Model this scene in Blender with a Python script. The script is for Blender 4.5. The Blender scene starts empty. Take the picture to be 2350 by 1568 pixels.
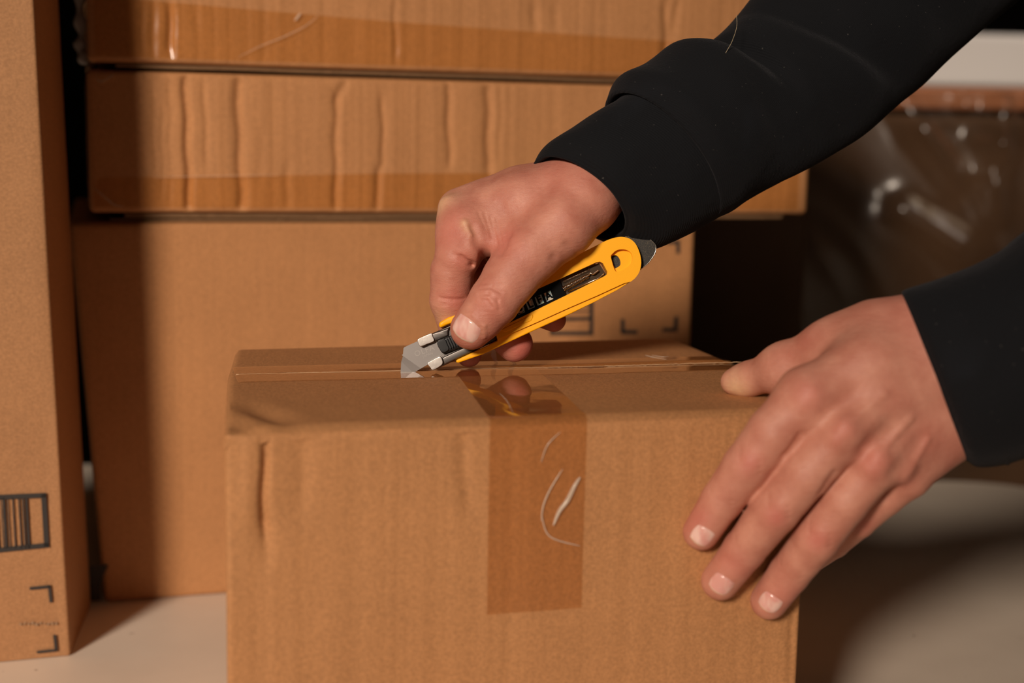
import bpy, bmesh, math, random
import numpy as np
from mathutils import Vector, Matrix, noise
from mathutils.geometry import tessellate_polygon
random.seed(4)
S = bpy.context.scene
COL = S.collection
# ------------------------------------------------------------------ camera
FPX = 3264.0                       # focal length in pixels of the 2350 px wide frame (50 mm on 36 mm)
HC = .347                          # camera height over the table top
PITCH = math.atan((784-303)/FPX); ROLL = math.radians(1.1)
c_f = np.array([0, math.cos(PITCH), -math.sin(PITCH)])
_r0 = np.array([1., 0, 0]); _u0 = np.cross(_r0, c_f)
c_r = _r0*math.cos(ROLL)+_u0*math.sin(ROLL); c_u = np.cross(c_r, c_f)
c_o = np.array([0, 0, HC])
cam = bpy.data.cameras.new('camera'); cam.lens = 50; cam.sensor_width = 36; cam.clip_start = .01
cam.dof.use_dof = True; cam.dof.focus_distance = .785; cam.dof.aperture_fstop = 4.2; cam.dof.aperture_blades = 9
co = bpy.data.objects.new('camera', cam); COL.objects.link(co)
co.matrix_world = Matrix(((c_r[0], c_u[0], -c_f[0], c_o[0]), (c_r[1], c_u[1], -c_f[1], c_o[1]), (c_r[2], c_u[2], -c_f[2], c_o[2]), (0, 0, 0, 1)))
S.camera = co
# ------------------------------------------------------------------ world, lights, exposure
w = bpy.data.worlds.new('world'); S.world = w; w.use_nodes = True
w.node_tree.nodes['Background'].inputs[0].default_value = (1, .62, .36, 1)
w.node_tree.nodes['Background'].inputs[1].default_value = .011
def area(name, loc, target, size, power, color):
    l = bpy.data.lights.new(name, 'AREA'); l.shape = 'DISK'; l.size = size; l.energy = power; l.color = color
    o = bpy.data.objects.new(name, l); COL.objects.link(o); o.location = loc
    o.rotation_euler = (Vector(target)-Vector(loc)).to_track_quat('-Z', 'Y').to_euler(); return o
kl = bpy.data.lights.new('key_lamp', 'SPOT'); kl.energy = 1230; kl.color = (1, .84, .70); kl.shadow_soft_size = .45; kl.spot_size = math.radians(25); kl.spot_blend = 1.0
ko = bpy.data.objects.new('key_lamp', kl); COL.objects.link(ko); ko.location = (-1.80, -3.80, 2.12)
ko.rotation_euler = (Vector((-.27, .95, .22))-ko.location).to_track_quat('-Z', 'Y').to_euler()
area('added_glint_fill', (.55, -1.6, 1.9), (0, .8, .1), .45, .45, (1, .85, .72))  # added weak fill behind the camera, gives the knife metal glints
rl_ = bpy.data.lights.new('added_rear_fill', 'SPOT'); rl_.energy = 95; rl_.color = (1, .86, .74); rl_.shadow_soft_size = .25; rl_.spot_size = math.radians(46); rl_.spot_blend = .6  # added spot with no known source, for film glints and the rack
ro = bpy.data.objects.new('added_rear_fill', rl_); COL.objects.link(ro); ro.location = (1.9, 1.0, 1.9)
ro.rotation_euler = (Vector((1.15, 2.35, .25))-ro.location).to_track_quat('-Z', 'Y').to_euler()
S.view_settings.view_transform = 'Standard'; S.view_settings.look = 'None'; S.view_settings.gamma = 1
S.view_settings.exposure = 0.0; S.view_settings.use_curve_mapping = False

# ------------------------------------------------------------------ helpers
def ray(x, y): return c_f+c_r*(x-1175)/FPX-c_u*(y-784)/FPX
def at(x, y, D): return c_o+ray(x, y)*D
def onz(x, y, z): d = ray(x, y); return c_o+d*((z-c_o[2])/d[2])
def onwall(x, y, P0, yaw):
    n = np.array([-math.sin(yaw), math.cos(yaw), 0]); d = ray(x, y)
    return c_o+d*(((np.array([P0[0], P0[1], 0])-c_o)@n)/(d@n))
def setp(o, label=None, cat=None, group=None, kind=None):
    if label: o['label'] = label
    if cat: o['category'] = cat
    if group: o['group'] = group
    if kind: o['kind'] = kind
    return o
def mesh_obj(name, verts, faces, mat, parent=None, smooth=True, angle=None):
    me = bpy.data.meshes.new(name); me.from_pydata([tuple(map(float, v)) for v in verts], [], [tuple(map(int, f)) for f in faces])
    me.update(); me.materials.append(mat)
    if smooth: me.shade_smooth()
    if angle: me.set_sharp_from_angle(angle=math.radians(angle))
    o = bpy.data.objects.new(name, me); COL.objects.link(o)
    if parent: adopt(o, parent)
    return o
def adopt(o, parent):
    o.parent = parent; o.matrix_parent_inverse = parent.matrix_world.inverted() if parent.type == 'EMPTY' else Matrix()
def empty(name, loc, label, cat, group=None):
    o = bpy.data.objects.new(name, None); COL.objects.link(o); o.location = Vector([float(a) for a in loc]); o.empty_display_size = .02
    o.matrix_world = Matrix.Translation(o.location)
    return setp(o, label, cat, group)
def tube_geo(pts, rad, n=10, caps=True):
    """sweep a circle along pts; rad number or list"""
    pts = [np.array(p, float) for p in pts]; V = []; Fc = []
    m = len(pts); rad = [rad]*m if np.isscalar(rad) else rad
    T = [pts[min(i+1, m-1)]-pts[max(i-1, 0)] for i in range(m)]; T = [t/np.linalg.norm(t) for t in T]
    a = np.array([0, 0, 1.]) if abs(T[0][2]) < .9 else np.array([1., 0, 0])
    N = np.cross(T[0], a); N /= np.linalg.norm(N)
    for i in range(m):
        N = N-T[i]*(N@T[i]); N /= np.linalg.norm(N); B = np.cross(T[i], N)
        for k in range(n):
            an = 2*math.pi*k/n; V.append(pts[i]+(N*math.cos(an)+B*math.sin(an))*rad[i])
    for i in range(m-1):
        for k in range(n):
            Fc.append((i*n+k, i*n+(k+1) % n, (i+1)*n+(k+1) % n, (i+1)*n+k))
    if caps: Fc += [tuple(range(n))[::-1], tuple((m-1)*n+k for k in range(n))]
    return V, Fc
def join_geo(parts):
    V = []; Fc = []
    for v, f in parts:
        b = len(V); V += list(v); Fc += [tuple(i+b for i in q) for q in f]
    return V, Fc
def box_geo(x0, y0, z0, x1, y1, z1):
    V = [(x, y, z) for x in (x0, x1) for y in (y0, y1) for z in (z0, z1)]
    return V, [(0, 1, 3, 2), (4, 6, 7, 5), (0, 4, 5, 1), (2, 3, 7, 6), (0, 2, 6, 4), (1, 5, 7, 3)]
def bevel(o, wd, seg=3, ang=40):
    m = o.modifiers.new('bevel', 'BEVEL'); m.width = wd; m.segments = seg; m.limit_method = 'ANGLE'; m.angle_limit = math.radians(ang); m.use_clamp_overlap = True
    return o

def catmull(a, n):
    a = [np.array(x, float) for x in a]; out = []
    for i in range(len(a)-1):
        p0, p1, p2, p3 = a[max(i-1, 0)], a[i], a[i+1], a[min(i+2, len(a)-1)]
        for k in range(n):
            t_ = k/n; out.append(.5*(2*p1+(p2-p0)*t_+(2*p0-5*p1+4*p2-p3)*t_**2+(3*p1-p0-3*p2+p3)*t_**3))
    return out+[a[-1]]
# ------------------------------------------------------------------ materials
def mat(name, color=(.5, .5, .5), rough=.5, **k):
    m = bpy.data.materials.new(name); m.use_nodes = True; b = m.node_tree.nodes['Principled BSDF']
    b.inputs['Base Color'].default_value = (*color, 1); b.inputs['Roughness'].default_value = rough
    for a, v in k.items():
        b.inputs[a].default_value = v
    return m
class NT:
    def __init__(s, m): s.m = m; s.t = m.node_tree; s.n = s.t.nodes; s.b = s.n['Principled BSDF']; s.pos = None
    def node(s, t, **k):
        x = s.n.new(t)
        for a, v in k.items(): setattr(x, a, v)
        return x
    def link(s, a, b): s.t.links.new(a, b)
    def coords(s, scale=(1, 1, 1), rotz=0):
        g = s.node('ShaderNodeNewGeometry'); mp = s.node('ShaderNodeMapping'); mp.inputs['Scale'].default_value = scale; mp.inputs['Rotation'].default_value = (0, 0, rotz)
        s.link(g.outputs['Position'], mp.inputs[0]); return mp.outputs[0]
    def noise(s, vec, scale, detail=3, rough=.55):
        x = s.node('ShaderNodeTexNoise'); x.inputs['Scale'].default_value = scale; x.inputs['Detail'].default_value = detail; x.inputs['Roughness'].default_value = rough
        s.link(vec, x.inputs['Vector']); return x.outputs['Fac']
    def ramp(s, fac, p0, c0, p1, c1):
        r = s.node('ShaderNodeValToRGB'); e = r.color_ramp.elements; e[0].position = p0; e[0].color = (*c0, 1); e[1].position = p1; e[1].color = (*c1, 1)
        s.link(fac, r.inputs[0]); return r.outputs[0]
    def mix(s, fac, a, b, mode='MIX'):
        x = s.node('ShaderNodeMix', data_type='RGBA', blend_type=mode)
        for i, v in ((0, fac), (6, a), (7, b)):
            if hasattr(v, 'is_output'): s.link(v, x.inputs[i])
            else: x.inputs[i].default_value = v if i == 0 else (*v, 1)
        return x.outputs[2]
    def bump(s, h, strength, dist, prev=None):
        b = s.node('ShaderNodeBump'); b.inputs['Strength'].default_value = strength; b.inputs['Distance'].default_value = dist
        s.link(h, b.inputs['Height'])
        if prev: s.link(prev, b.inputs['Normal'])
        return b.outputs[0]
def cardboard(name, c, rot=0, streak=.5):
    m = mat(name, c, .72); t = NT(m); v = t.coords(); d = tuple(x*.78 for x in c); l = tuple(min(1, x*1.16) for x in c)
    big = t.ramp(t.noise(v, 22, 4), .3, tuple(x*.93 for x in c), .7, l)
    fib = t.noise(t.coords((260, 260, 700)), 4, 3)
    col = t.mix(.45, big, t.ramp(fib, .3, d, .72, l))
    f2 = t.noise(t.coords((560, 380, 620)), 1, 4, .75); col = t.mix(.40, col, t.ramp(f2, .38, tuple(x*.62 for x in c), .66, tuple(min(1, x*1.34) for x in c)))
    st = t.noise(t.coords((330, 330, 5)), 1, 2)
    col = t.mix(.16*streak, col, t.ramp(st, .42, tuple(x*.45 for x in c), .6, l))
    spk = t.noise(v, 420, 2); col = t.mix(t.ramp(spk, .70, (0, 0, 0), .78, (.5, .5, .5)), col, tuple(x*.5 for x in c))
    t.link(col, t.b.inputs['Base Color'])
    n = t.bump(f2, .5, .0006); n = t.bump(st, .35*streak, .0012, n)
    t.link(n, t.b.inputs['Normal']); t.b.inputs['Specular IOR Level'].default_value = .3
    return m
KRAFT = (.475, .222, .088)
M_card = cardboard('kraft_front', KRAFT, streak=.12)
M_cardb = cardboard('kraft_back', (.485, .225, .088), streak=.35)
M_cardl = cardboard('kraft_left', (.40, .200, .088), streak=.12)
M_cut = mat('corrugated_edge', (.20, .105, .045), .85)
t = NT(M_cut); t.link(t.bump(t.noise(t.coords((900, 900, 900)), 1, 3), 1, .001), t.b.inputs['Normal'])
def tape_mat(name, tint, rough, wav, wscale=30):
    m = bpy.data.materials.new(name); m.use_nodes = True; t = NT(m); n = t.n; n.remove(t.b)
    out = [x for x in n if x.type == 'OUTPUT_MATERIAL'][0]
    tr = t.node('ShaderNodeBsdfTransparent'); tr.inputs[0].default_value = (*tint, 1)
    gl = t.node('ShaderNodeBsdfGlossy'); gl.inputs['Roughness'].default_value = rough; gl.inputs[0].default_value = (1, 1, 1, 1)
    v = t.coords((wscale, wscale, wscale)); b = t.bump(t.noise(v, 1, 3), wav, .002)
    b = t.bump(t.noise(t.coords((400, 400, 400)), 1, 2), wav*.35, .0003, b)
    t.link(b, gl.inputs['Normal'])
    g = t.node('ShaderNodeNewGeometry'); dt = t.node('ShaderNodeVectorMath', operation='DOT_PRODUCT'); t.link(g.outputs['Incoming'], dt.inputs[0]); t.link(b, dt.inputs[1])
    ab = t.node('ShaderNodeMath', operation='ABSOLUTE'); t.link(dt.outputs['Value'], ab.inputs[0])
    iv = t.node('ShaderNodeMath', operation='SUBTRACT', use_clamp=True); iv.inputs[0].default_value = 1; t.link(ab.outputs[0], iv.inputs[1])
    pw = t.node('ShaderNodeMath', operation='POWER'); t.link(iv.outputs[0], pw.inputs[0]); pw.inputs[1].default_value = 5
    fr = t.node('ShaderNodeMath', operation='MULTIPLY_ADD', use_clamp=True); t.link(pw.outputs[0], fr.inputs[0]); fr.inputs[1].default_value = .95; fr.inputs[2].default_value = .045
    mx = t.node('ShaderNodeMixShader'); t.link(fr.outputs[0], mx.inputs[0]); t.link(tr.outputs[0], mx.inputs[1]); t.link(gl.outputs[0], mx.inputs[2]); t.link(mx.outputs[0], out.inputs[0])
    return m
M_tape = tape_mat('clear_tape', (.92, .83, .72), .04, .035)
M_tapeb = tape_mat('clear_tape_dusty', (.96, .88, .72), .22, .35)
M_film = tape_mat('stretch_film', (.86, .84, .80), .26, .35, 9)
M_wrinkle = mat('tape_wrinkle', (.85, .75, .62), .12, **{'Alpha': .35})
M_print = mat('black_print', (.028, .024, .022), .7)
M_smudge = mat('faint_print', (.30, .19, .11), .8)
M_table = mat('table_laminate', (.66, .56, .47), .42); t = NT(M_table); v = t.coords()
cc = t.ramp(t.noise(v, 7, 4), .35, (.82, .70, .57), .65, (.90, .78, .64)); sp = t.noise(v, 95, 2)
t.link(t.mix(t.ramp(sp, .73, (0, 0, 0), .79, (.8, .8, .8)), cc, (.22, .13, .08)), t.b.inputs['Base Color'])
# skin
M_skin = mat('skin', (.5, .25, .18), .50, **{'Subsurface Weight': .16, 'Subsurface Scale': .006, 'Specular IOR Level': .42})
t = NT(M_skin); t.b.inputs['Subsurface Radius'].default_value = (1, .38, .22); v = t.coords()
at_r = t.node('ShaderNodeAttribute', attribute_name='redness'); at_p = t.node('ShaderNodeAttribute', attribute_name='pale')
c0 = t.ramp(t.noise(v, 75, 4), .32, (.49, .188, .128), .68, (.61, .278, .194))
c1 = t.mix(at_r.outputs['Fac'], c0, (.55, .14, .11)); c2 = t.mix(at_p.outputs['Fac'], c1, (.74, .47, .27))
mott = t.noise(v, 420, 2); c3 = t.mix(t.ramp(mott, .35, (.10, .10, .10), .7, (0, 0, 0)), c2, (.40, .13, .09))
t.link(c3, t.b.inputs['Base Color'])
vo = t.node('ShaderNodeTexVoronoi'); vo.inputs['Scale'].default_value = 1; vo.feature = 'DISTANCE_TO_EDGE'; t.link(t.coords((1000, 1900, 2300)), vo.inputs['Vector'])
b1 = t.bump(vo.outputs['Distance'], .45, .0003); b1 = t.bump(t.noise(t.coords((240, 420, 700)), 1, 4), .45, .0006, b1); t.link(b1, t.b.inputs['Normal'])
M_nail = mat('fingernail', (.80, .44, .36), .20, **{'Subsurface Weight': .15, 'Subsurface Scale': .003, 'Coat Weight': .35, 'Coat Roughness': .12})
t = NT(M_nail); an = t.node('ShaderNodeAttribute', attribute_name='tipness')
nv = t.noise(t.coords((160, 160, 60)), 1, 2); nb = t.mix(t.ramp(nv, .45, (0, 0, 0), .62, (.8, .8, .8)), (.70, .34, .29), (.84, .58, .50))
t.link(t.mix(t.ramp(an.outputs['Fac'], .86, (0, 0, 0), .95, (1, 1, 1)), nb, (.80, .62, .46)), t.b.inputs['Base Color'])
t.link(t.bump(nv, .25, .0006), t.b.inputs['Normal'])
# cloth
def cloth(name, c, sc):
    m = mat(name, c, .9, **{'Sheen Weight': .05, 'Sheen Roughness': .5, 'Specular IOR Level': .25}); t = NT(m); v = t.coords()
    t.b.inputs['Sheen Tint'].default_value = (.55, .55, .6, 1)
    wv = t.node('ShaderNodeTexWave'); wv.inputs['Scale'].default_value = sc; wv.bands_direction = 'DIAGONAL'; wv.inputs['Distortion'].default_value = 1.5; t.link(v, wv.inputs['Vector'])
    b = t.bump(wv.outputs['Fac'], .5, .0003); b = t.bump(t.noise(v, 900, 2), .5, .0003, b); b = t.bump(t.noise(v, 38, 3), .35, .004, b); t.link(b, t.b.inputs['Normal'])
    lint = t.noise(v, 520, 2, .4); dust = t.noise(v, 17, 3)
    col = t.mix(t.ramp(lint, .745, (0, 0, 0), .78, (.35, .35, .35)), c, (.12, .11, .10))
    t.link(t.mix(t.ramp(dust, .62, (0, 0, 0), .75, (.55, .55, .55)), col, tuple(x*2.1 for x in c)), t.b.inputs['Base Color'])
    return m
M_cloth = cloth('black_jersey', (.0032, .0038, .0054), 420)
M_cuff = cloth('black_rib_cuff', (.0028, .0035, .0050), 300)
M_navy = cloth('dark_trousers', (.01, .012, .02), 200)
M_yel = mat('yellow_plastic', (1.0, .455, .000), .42, **{'Specular IOR Level': .28})
M_blk = mat('black_plastic', (.006, .006, .006), .30)
M_label = mat('black_label', (.004, .004, .004), .16)
M_steel = mat('steel', (.50, .46, .42), .30, Metallic=1.0); t = NT(M_steel); t.link(t.bump(t.noise(t.coords((180, 180, 180)), 1, 3), .05, .0008), t.b.inputs['Normal'])
M_blade = mat('blade_steel', (.20, .183, .172), .36, Metallic=.6)
M_rail = mat('steel_dark_reflection', (.20, .18, .165), .26, Metallic=.9)  # darker than the clips: dark surroundings' reflection put into the colour
M_bevel = mat('ground_bevel', (.18, .165, .155), .36, Metallic=.6)
M_engr = mat('engraving', (.27, .25, .23), .5, Metallic=.4)
M_rod = mat('spring_wire', (.75, .68, .6), .2, Metallic=1.0)
M_capm = mat('dark_coated_steel', (.022, .018, .013), .48, Metallic=.35, **{'Specular IOR Level': .6}); t = NT(M_capm)
sp = t.noise(t.coords(), 2600, 2); t.link(t.ramp(sp, .5, (.012, .010, .008), .8, (.11, .085, .05)), t.b.inputs['Base Color'])
M_holo = mat('hologram_foil', (.8, .8, .8), .40, Metallic=.35); t = NT(M_holo)
hv = t.noise(t.coords(), 420, 1); hr = t.node('ShaderNodeValToRGB'); e = hr.color_ramp.elements; e[0].position = .3; e[0].color = (.75, .62, .42, 1); e[1].position = .62; e[1].color = (.35, .62, .72, 1); q = e.new(.46); q.color = (.30, .30, .28, 1); q = e.new(.72); q.color = (.55, .72, .5, 1)
t.link(hv, hr.inputs[0]); t.link(hr.outputs[0], t.b.inputs['Base Color'])
M_clear = tape_mat('clear_plastic', (.93, .90, .86), .06, .05)
M_hair = mat('pale_hair', (.42, .33, .2), .5)
M_white = mat('white_enamel', (.74, .70, .66), .45)
M_wall = mat('dark_wall', (.012, .010, .009), .9)
M_floor = mat('grey_concrete', (.11, .10, .09), .8); t = NT(M_floor); t.link(t.ramp(t.noise(t.coords(), 3, 5), .3, (.03, .026, .022), .7, (.05, .042, .035)), t.b.inputs['Base Color'])
M_orange = mat('orange_carton', (.46, .17, .07), .6)
M_dkcard = cardboard('brown_carton_shaded', (.16, .085, .045), streak=.4)  # brown board with the dim background's shade put into its colour

# ------------------------------------------------------------------ the room and the table
def structure(name, geo, m): return setp(mesh_obj(name, *geo, m, smooth=False), kind='structure')
structure('floor', box_geo(-3, -2.5, -.80, 4, 4.6, -.75), M_floor)
structure('wall_back', box_geo(-3, 4.5, -.75, 4, 4.6, 2.2), M_wall)

tb = empty('work_table', (-.1, .8, -.75), 'off-white laminate work table with a rounded far corner under the cartons', 'table')
def rounded_slab(x0, y0, x1, y1, z0, z1, r, n=14):
    pts = []
    for cx, cy, a0 in ((x1-r, y1-r, 0), (x0+r, y1-r, 90), (x0+r, y0+r, 180), (x1-r, y0+r, 270)):
        for k in range(n+1):
            a = math.radians(a0+90*k/n); pts.append((cx+r*math.cos(a), cy+r*math.sin(a)))
    m = len(pts); V = [(*p, z0) for p in pts]+[(*p, z1) for p in pts]
    return V, [tuple(range(m))[::-1], tuple(range(m, 2*m))]+[(i, (i+1) % m, (i+1) % m+m, i+m) for i in range(m)]
V, Fc = rounded_slab(-1.0, -.30, .585, 1.432, -.03, 0, .13)
bevel(mesh_obj('table_top', V, Fc, M_table, tb, smooth=False), .004)
for lx in (-.9, .48):
    for ly in (-.2, 1.32):
        bevel(mesh_obj('leg', *box_geo(lx-.025, ly-.025, -.75, lx+.025, ly+.025, -.031), M_white, tb, smooth=False), .003)

# ------------------------------------------------------------------ cartons
def lines_grid(L, r, n, extra=()):
    """sorted parameter values 0..L with rounding lines near both ends"""
    a = [0, r*.15, r*.4, r*.7, r]; v = set(round(x, 6) for x in a)|set(round(L-x, 6) for x in a)
    for i in range(1, n): v.add(round(r+(L-2*r)*i/n, 6))
    return sorted(v)
def carton_geo(corner, dims, r, ns, disp):
    """rounded box; corner(u,v,w)->world for u,v,w in 0..1 (along, deep, up); disp(face,s,z)->outward metres; ns=(n along, n deep, n up)"""
    Wd, Dp, Hh = dims; V = []; Fc = []
    gx, gy, gz = lines_grid(Wd, r, ns[0]), lines_grid(Dp, r, ns[1]), lines_grid(Hh, r, ns[2])
    A = np.array(corner(0, 0, 0)); ex = np.array(corner(1, 0, 0))-A; ey = np.array(corner(0, 1, 0))-A
    ex /= np.linalg.norm(ex); ey /= np.linalg.norm(ey)
    outs = dict(front=-ey, back=ey, left=-ex, right=ex, bottom=np.array([0, 0, -1.]), top=np.array([0, 0, 1.]))
    def fade(s, L): return min(1, max(0, min(s, L-s)/(r*3)))
    def add(name, ga, gb, f):
        b = len(V); na, nb = len(ga), len(gb); La, Lb = ga[-1], gb[-1]
        for q in gb:
            for p in ga:
                P = np.array(f(p, q), float); I = np.clip(P, r, np.array(dims)-r); dv = P-I; l = np.linalg.norm(dv)
                if l > 1e-9: P = I+dv/l*r
                X = np.array(corner(P[0]/Wd, P[1]/Dp, P[2]/Hh))
                dd = disp(name, p, q)
                if dd: X = X+outs[name]*dd*fade(p, La)*min(1, max(0, min(q, Lb-q)/(r*1.2)))
                V.append(X)
        for j in range(nb-1):
            for i in range(na-1): Fc.append((b+j*na+i, b+j*na+i+1, b+(j+1)*na+i+1, b+(j+1)*na+i))
    add('front', gx, gz, lambda p, q: (p, 0, q)); add('left', gy, gz, lambda p, q: (0, p, q)); add('right', gy, gz, lambda p, q: (Wd, p, q))
    add('back', [gx[0], *gx[1:5], *gx[-5:-1], gx[-1]], gz, lambda p, q: (p, Dp, q)); add('bottom', gx, gy, lambda p, q: (p, q, 0)); add('top', gx, gy, lambda p, q: (p, q, Hh))
    return V, Fc
def carton_mesh(name, geo, m, parent):
    o = mesh_obj(name, *geo, m, parent); bm = bmesh.new(); bm.from_mesh(o.data); bmesh.ops.remove_doubles(bm, verts=bm.verts, dist=2e-6)
    bmesh.ops.recalc_face_normals(bm, faces=bm.faces); bm.to_mesh(o.data); bm.free(); o.data.shade_smooth(); return o
def trilin(c):  # c: 8 corners [BLf, BRf, BRb, BLb, TLf, TRf, TRb, TLb]
    c = [np.array(p, float) for p in c]
    def f(u, v, w):
        lo = (c[0]*(1-u)+c[1]*u)*(1-v)+(c[3]*(1-u)+c[2]*u)*v; hi = (c[4]*(1-u)+c[5]*u)*(1-v)+(c[7]*(1-u)+c[6]*u)*v
        return lo*(1-w)+hi*w
    return f
def sheet(name, f, nu, nv, m, parent, thick=.0, smooth=True):
    """open or thick sheet from f(u,v)->(point, normal)"""
    V = []; Fc = []
    for j in range(nv+1):
        for i in range(nu+1):
            p, n = f(i/nu, j/nv); V.append(p)
    for j in range(nv):
        for i in range(nu):
            a = j*(nu+1)+i; Fc.append((a, a+1, a+nu+2, a+nu+1))
    o = mesh_obj(name, V, Fc, m, parent, smooth)
    if thick:
        s = o.modifiers.new('thickness', 'SOLIDIFY'); s.thickness = thick; s.offset = 0
    return o
def poly_on(name, polys, place, m, parent, thick=.00012):
    """thin printed shapes: polys in pixel coordinates laid on a face by place(x,y,h)"""
    V = []; Fc = []
    for poly in polys:
        b = len(V); n = len(poly)
        V += [place(x, y, 0.) for x, y in poly]+[place(x, y, thick) for x, y in poly]
        Fc += [tuple(b+i for i in range(n)), tuple(b+n+i for i in range(n))[::-1]]+[(b+i, b+n+i, b+n+(i+1) % n, b+(i+1) % n) for i in range(n)]
    o = mesh_obj(name, V, Fc, m, parent, smooth=False); return o
def stroke(x0, y0, x1, y1, wd):
    d = math.hypot(x1-x0, y1-y0); nx, ny = -(y1-y0)/d*wd/2, (x1-x0)/d*wd/2
    return [(x0+nx, y0+ny), (x1+nx, y1+ny), (x1-nx, y1-ny), (x0-nx, y0-ny)]

# --- back stack: three cartons, all faces run at the same angle
BY = math.radians(16.5); BP = (-.2944, 1.001)
bx = np.array([math.cos(BY), math.sin(BY), 0]); by = np.array([-math.sin(BY), math.cos(BY), 0]); bO = np.array([BP[0], BP[1], 0])
def B(s, d, z): return bO+bx*s+by*d+np.array([0, 0, z])
def bsz(px, py, off=0.):
    q = onwall(px, py, (BP[0]+by[0]*off, BP[1]+by[1]*off), BY)-bO; return float(q@bx), float(q[2])
def grooves(items, conv):
    out = []
    for (x0, y0, x1, y1, wd, amp, kind) in items:
        s0, z0 = conv(x0, y0); s1, z1 = conv(x1, y1); out.append((s0, z0, s1, z1, wd, amp, kind))
    def f(s, z):
        d = 0.
        for s0, z0, s1, z1, wd, amp, kind in out:
            tt = (z-z0)/(z1-z0) if abs(z1-z0) > 1e-6 else 0
            e = min(tt, 1-tt)*abs(z1-z0)
            if e < -.006: continue
            fd = min(1, max(0, (e+.006)/.012)); tt = min(1, max(0, tt)); c = s0+(s1-s0)*tt+.0006*math.sin(z*160+s0*50)
            k = (s-c)/wd
            if abs(k) > 5: continue
            if kind == 'g': d -= amp*fd*math.exp(-k*k)
            elif kind == 's': d += amp*fd*(math.tanh(k)-1 if k < 0 else math.tanh(k)-1)*math.exp(-max(0, -k-2)*.5)
            else: d += amp*fd*math.exp(-k*k)
        return d
    return f
def wob(s, z, a, f, seed=0): return a*noise.noise(Vector((s*f, z*f, seed)))
def flute(s, z, a, seed=0):
    return a*noise.noise(Vector((s*95, z*3, seed)))+a*.5*noise.noise(Vector((s*260, z*4, seed+5)))

def shown_carton(label, s0, s1, depth, z0, z1, inset, grv, nsx, seed, yaw_off=0., lean=0., m=M_cardb, fl=.0006):
    root = empty('cardboard_box', B((s0+s1)/2, depth/2, z0), label, 'cardboard box')
    corner = trilin([B(s0, inset, z0), B(s1, inset+yaw_off, z0), B(s1, depth, z0), B(s0, depth, z0), B(s0-lean, inset, z1), B(s1, inset+yaw_off, z1), B(s1, depth, z1), B(s0-lean, depth, z1)])
    g = grooves(grv, lambda x, y: (lambda q: (q[0]-s0, q[1]-z0))(bsz(x, y, inset)))
    def disp(fc, s, z):
        if fc == 'front': return g(s, z)+flute(s, z, fl, seed)+wob(s, z, .0018, 9, seed)
        return wob(s, z, .001, 12, seed+3) if fc not in ('bottom', 'top') else -.0003
    carton_mesh('carton_body', carton_geo(corner, (s1-s0, depth-inset, z1-z0), .0045, (nsx, 8, 34), disp), m, root)
    return root, g
Zm0, Zm1, Zt0 = .2850, .3845, .3895
low, _ = shown_carton('lowest and widest-faced brown cardboard box of the back stack, standing on the table', 0, .4575, .34, 0, .2785, 0,
    [(240, 1340, 228, 1100, .004, .0010, 'g')], 120, 1, lean=.018, fl=.00016)
mid, gm = shown_carton('flat creased brown cardboard box in the middle of the back stack', -.004, .556, .36, Zm0, Zm1, .001,
    [(425, 165, 436, 495, .0026, .0030, 'g'), (390, 180, 392, 470, .002, .0006, 'g'), (468, 190, 476, 380, .002, .0011, 'g'), (546, 165, 556, 495, .0034, .0030, 'g'),
     (660, 380, 658, 480, .003, .0010, 'g'), (772, 215, 772, 495, .0028, .0024, 'g'), (800, 175, 772, 235, .003, .0018, 'g'), (878, 225, 880, 370, .002, .0020, 'g'),
     (884, 370, 868, 400, .003, .0018, 'g'), (866, 395, 868, 490, .0026, .0020, 'g'), (1029, 180, 1033, 380, .0025, .0022, 'g'), (1122, 185, 1122, 400, .0035, .0026, 'g'), (1150, 190, 1146, 380, .0025, .0010, 'g'),
     (600, 300, 600, 420, .003, .0006, 'g'), (320, 190, 330, 400, .002, .0006, 'g'), (350, 190, 356, 400, .002, .0007, 'g'), (372, 250, 375, 450, .002, .0007, 'g')], 430, 2)
top, gt = shown_carton('topmost brown cardboard box of the back stack with a slanting tape edge', -.003, .548, .35, Zt0, Zt0+.14, 0,
    [(388, 2, 393, 132, .0028, .0032, 'g'), (350, 2, 352, 125, .003, .0012, 'g'), (325, 2, 328, 130, .0025, .0010, 'g'), (445, 2, 448, 60, .003, .0008, 'g'), (905, 2, 908, 140, .0022, .0014, 'g'), (1228, 2, 1230, 70, .0035, .0018, 'g'),
     (1275, 2, 1278, 75, .003, .0010, 'g'), (1530, 2, 1526, 165, .003, .0026, 'g'), (1558, 2, 1540, 100, .003, .0016, 'g')], 430, 3)
# closing flaps seen edge-on in the seams
def flap(root, s0, s1, z, th, inset, m=M_cut, seed=0):
    V = []; Fc = []; n = 90
    for i in range(n+1):
        s = s0+(s1-s0)*i/n; j = .0007*noise.noise(Vector((s*40, seed, 0)))+.0006*noise.noise(Vector((s*200, seed, 1)))
        for d, zz in ((inset+j, z), (inset+j, z+th), (.30, z+th), (.30, z)): V.append(B(s, d, zz+.0004*noise.noise(Vector((s*15, 0, seed)))))
    for i in range(n):
        a = i*4
        for k in range(4): Fc.append((a+k, a+(k+1) % 4, a+4+(k+1) % 4, a+4+k))
    Fc += [(0, 1, 2, 3), (n*4+3, n*4+2, n*4+1, n*4)]
    return mesh_obj('flap', V, Fc, m, root, smooth=False)
flap(mid, .020, .535, Zm0-.0032, .0026, .0045, seed=2)
flap(top, .016, .520, Zt0-.0030, .0025, .0040, seed=4)
flap(low, .01, .45, .2788, .0020, .006, seed=7)
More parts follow.
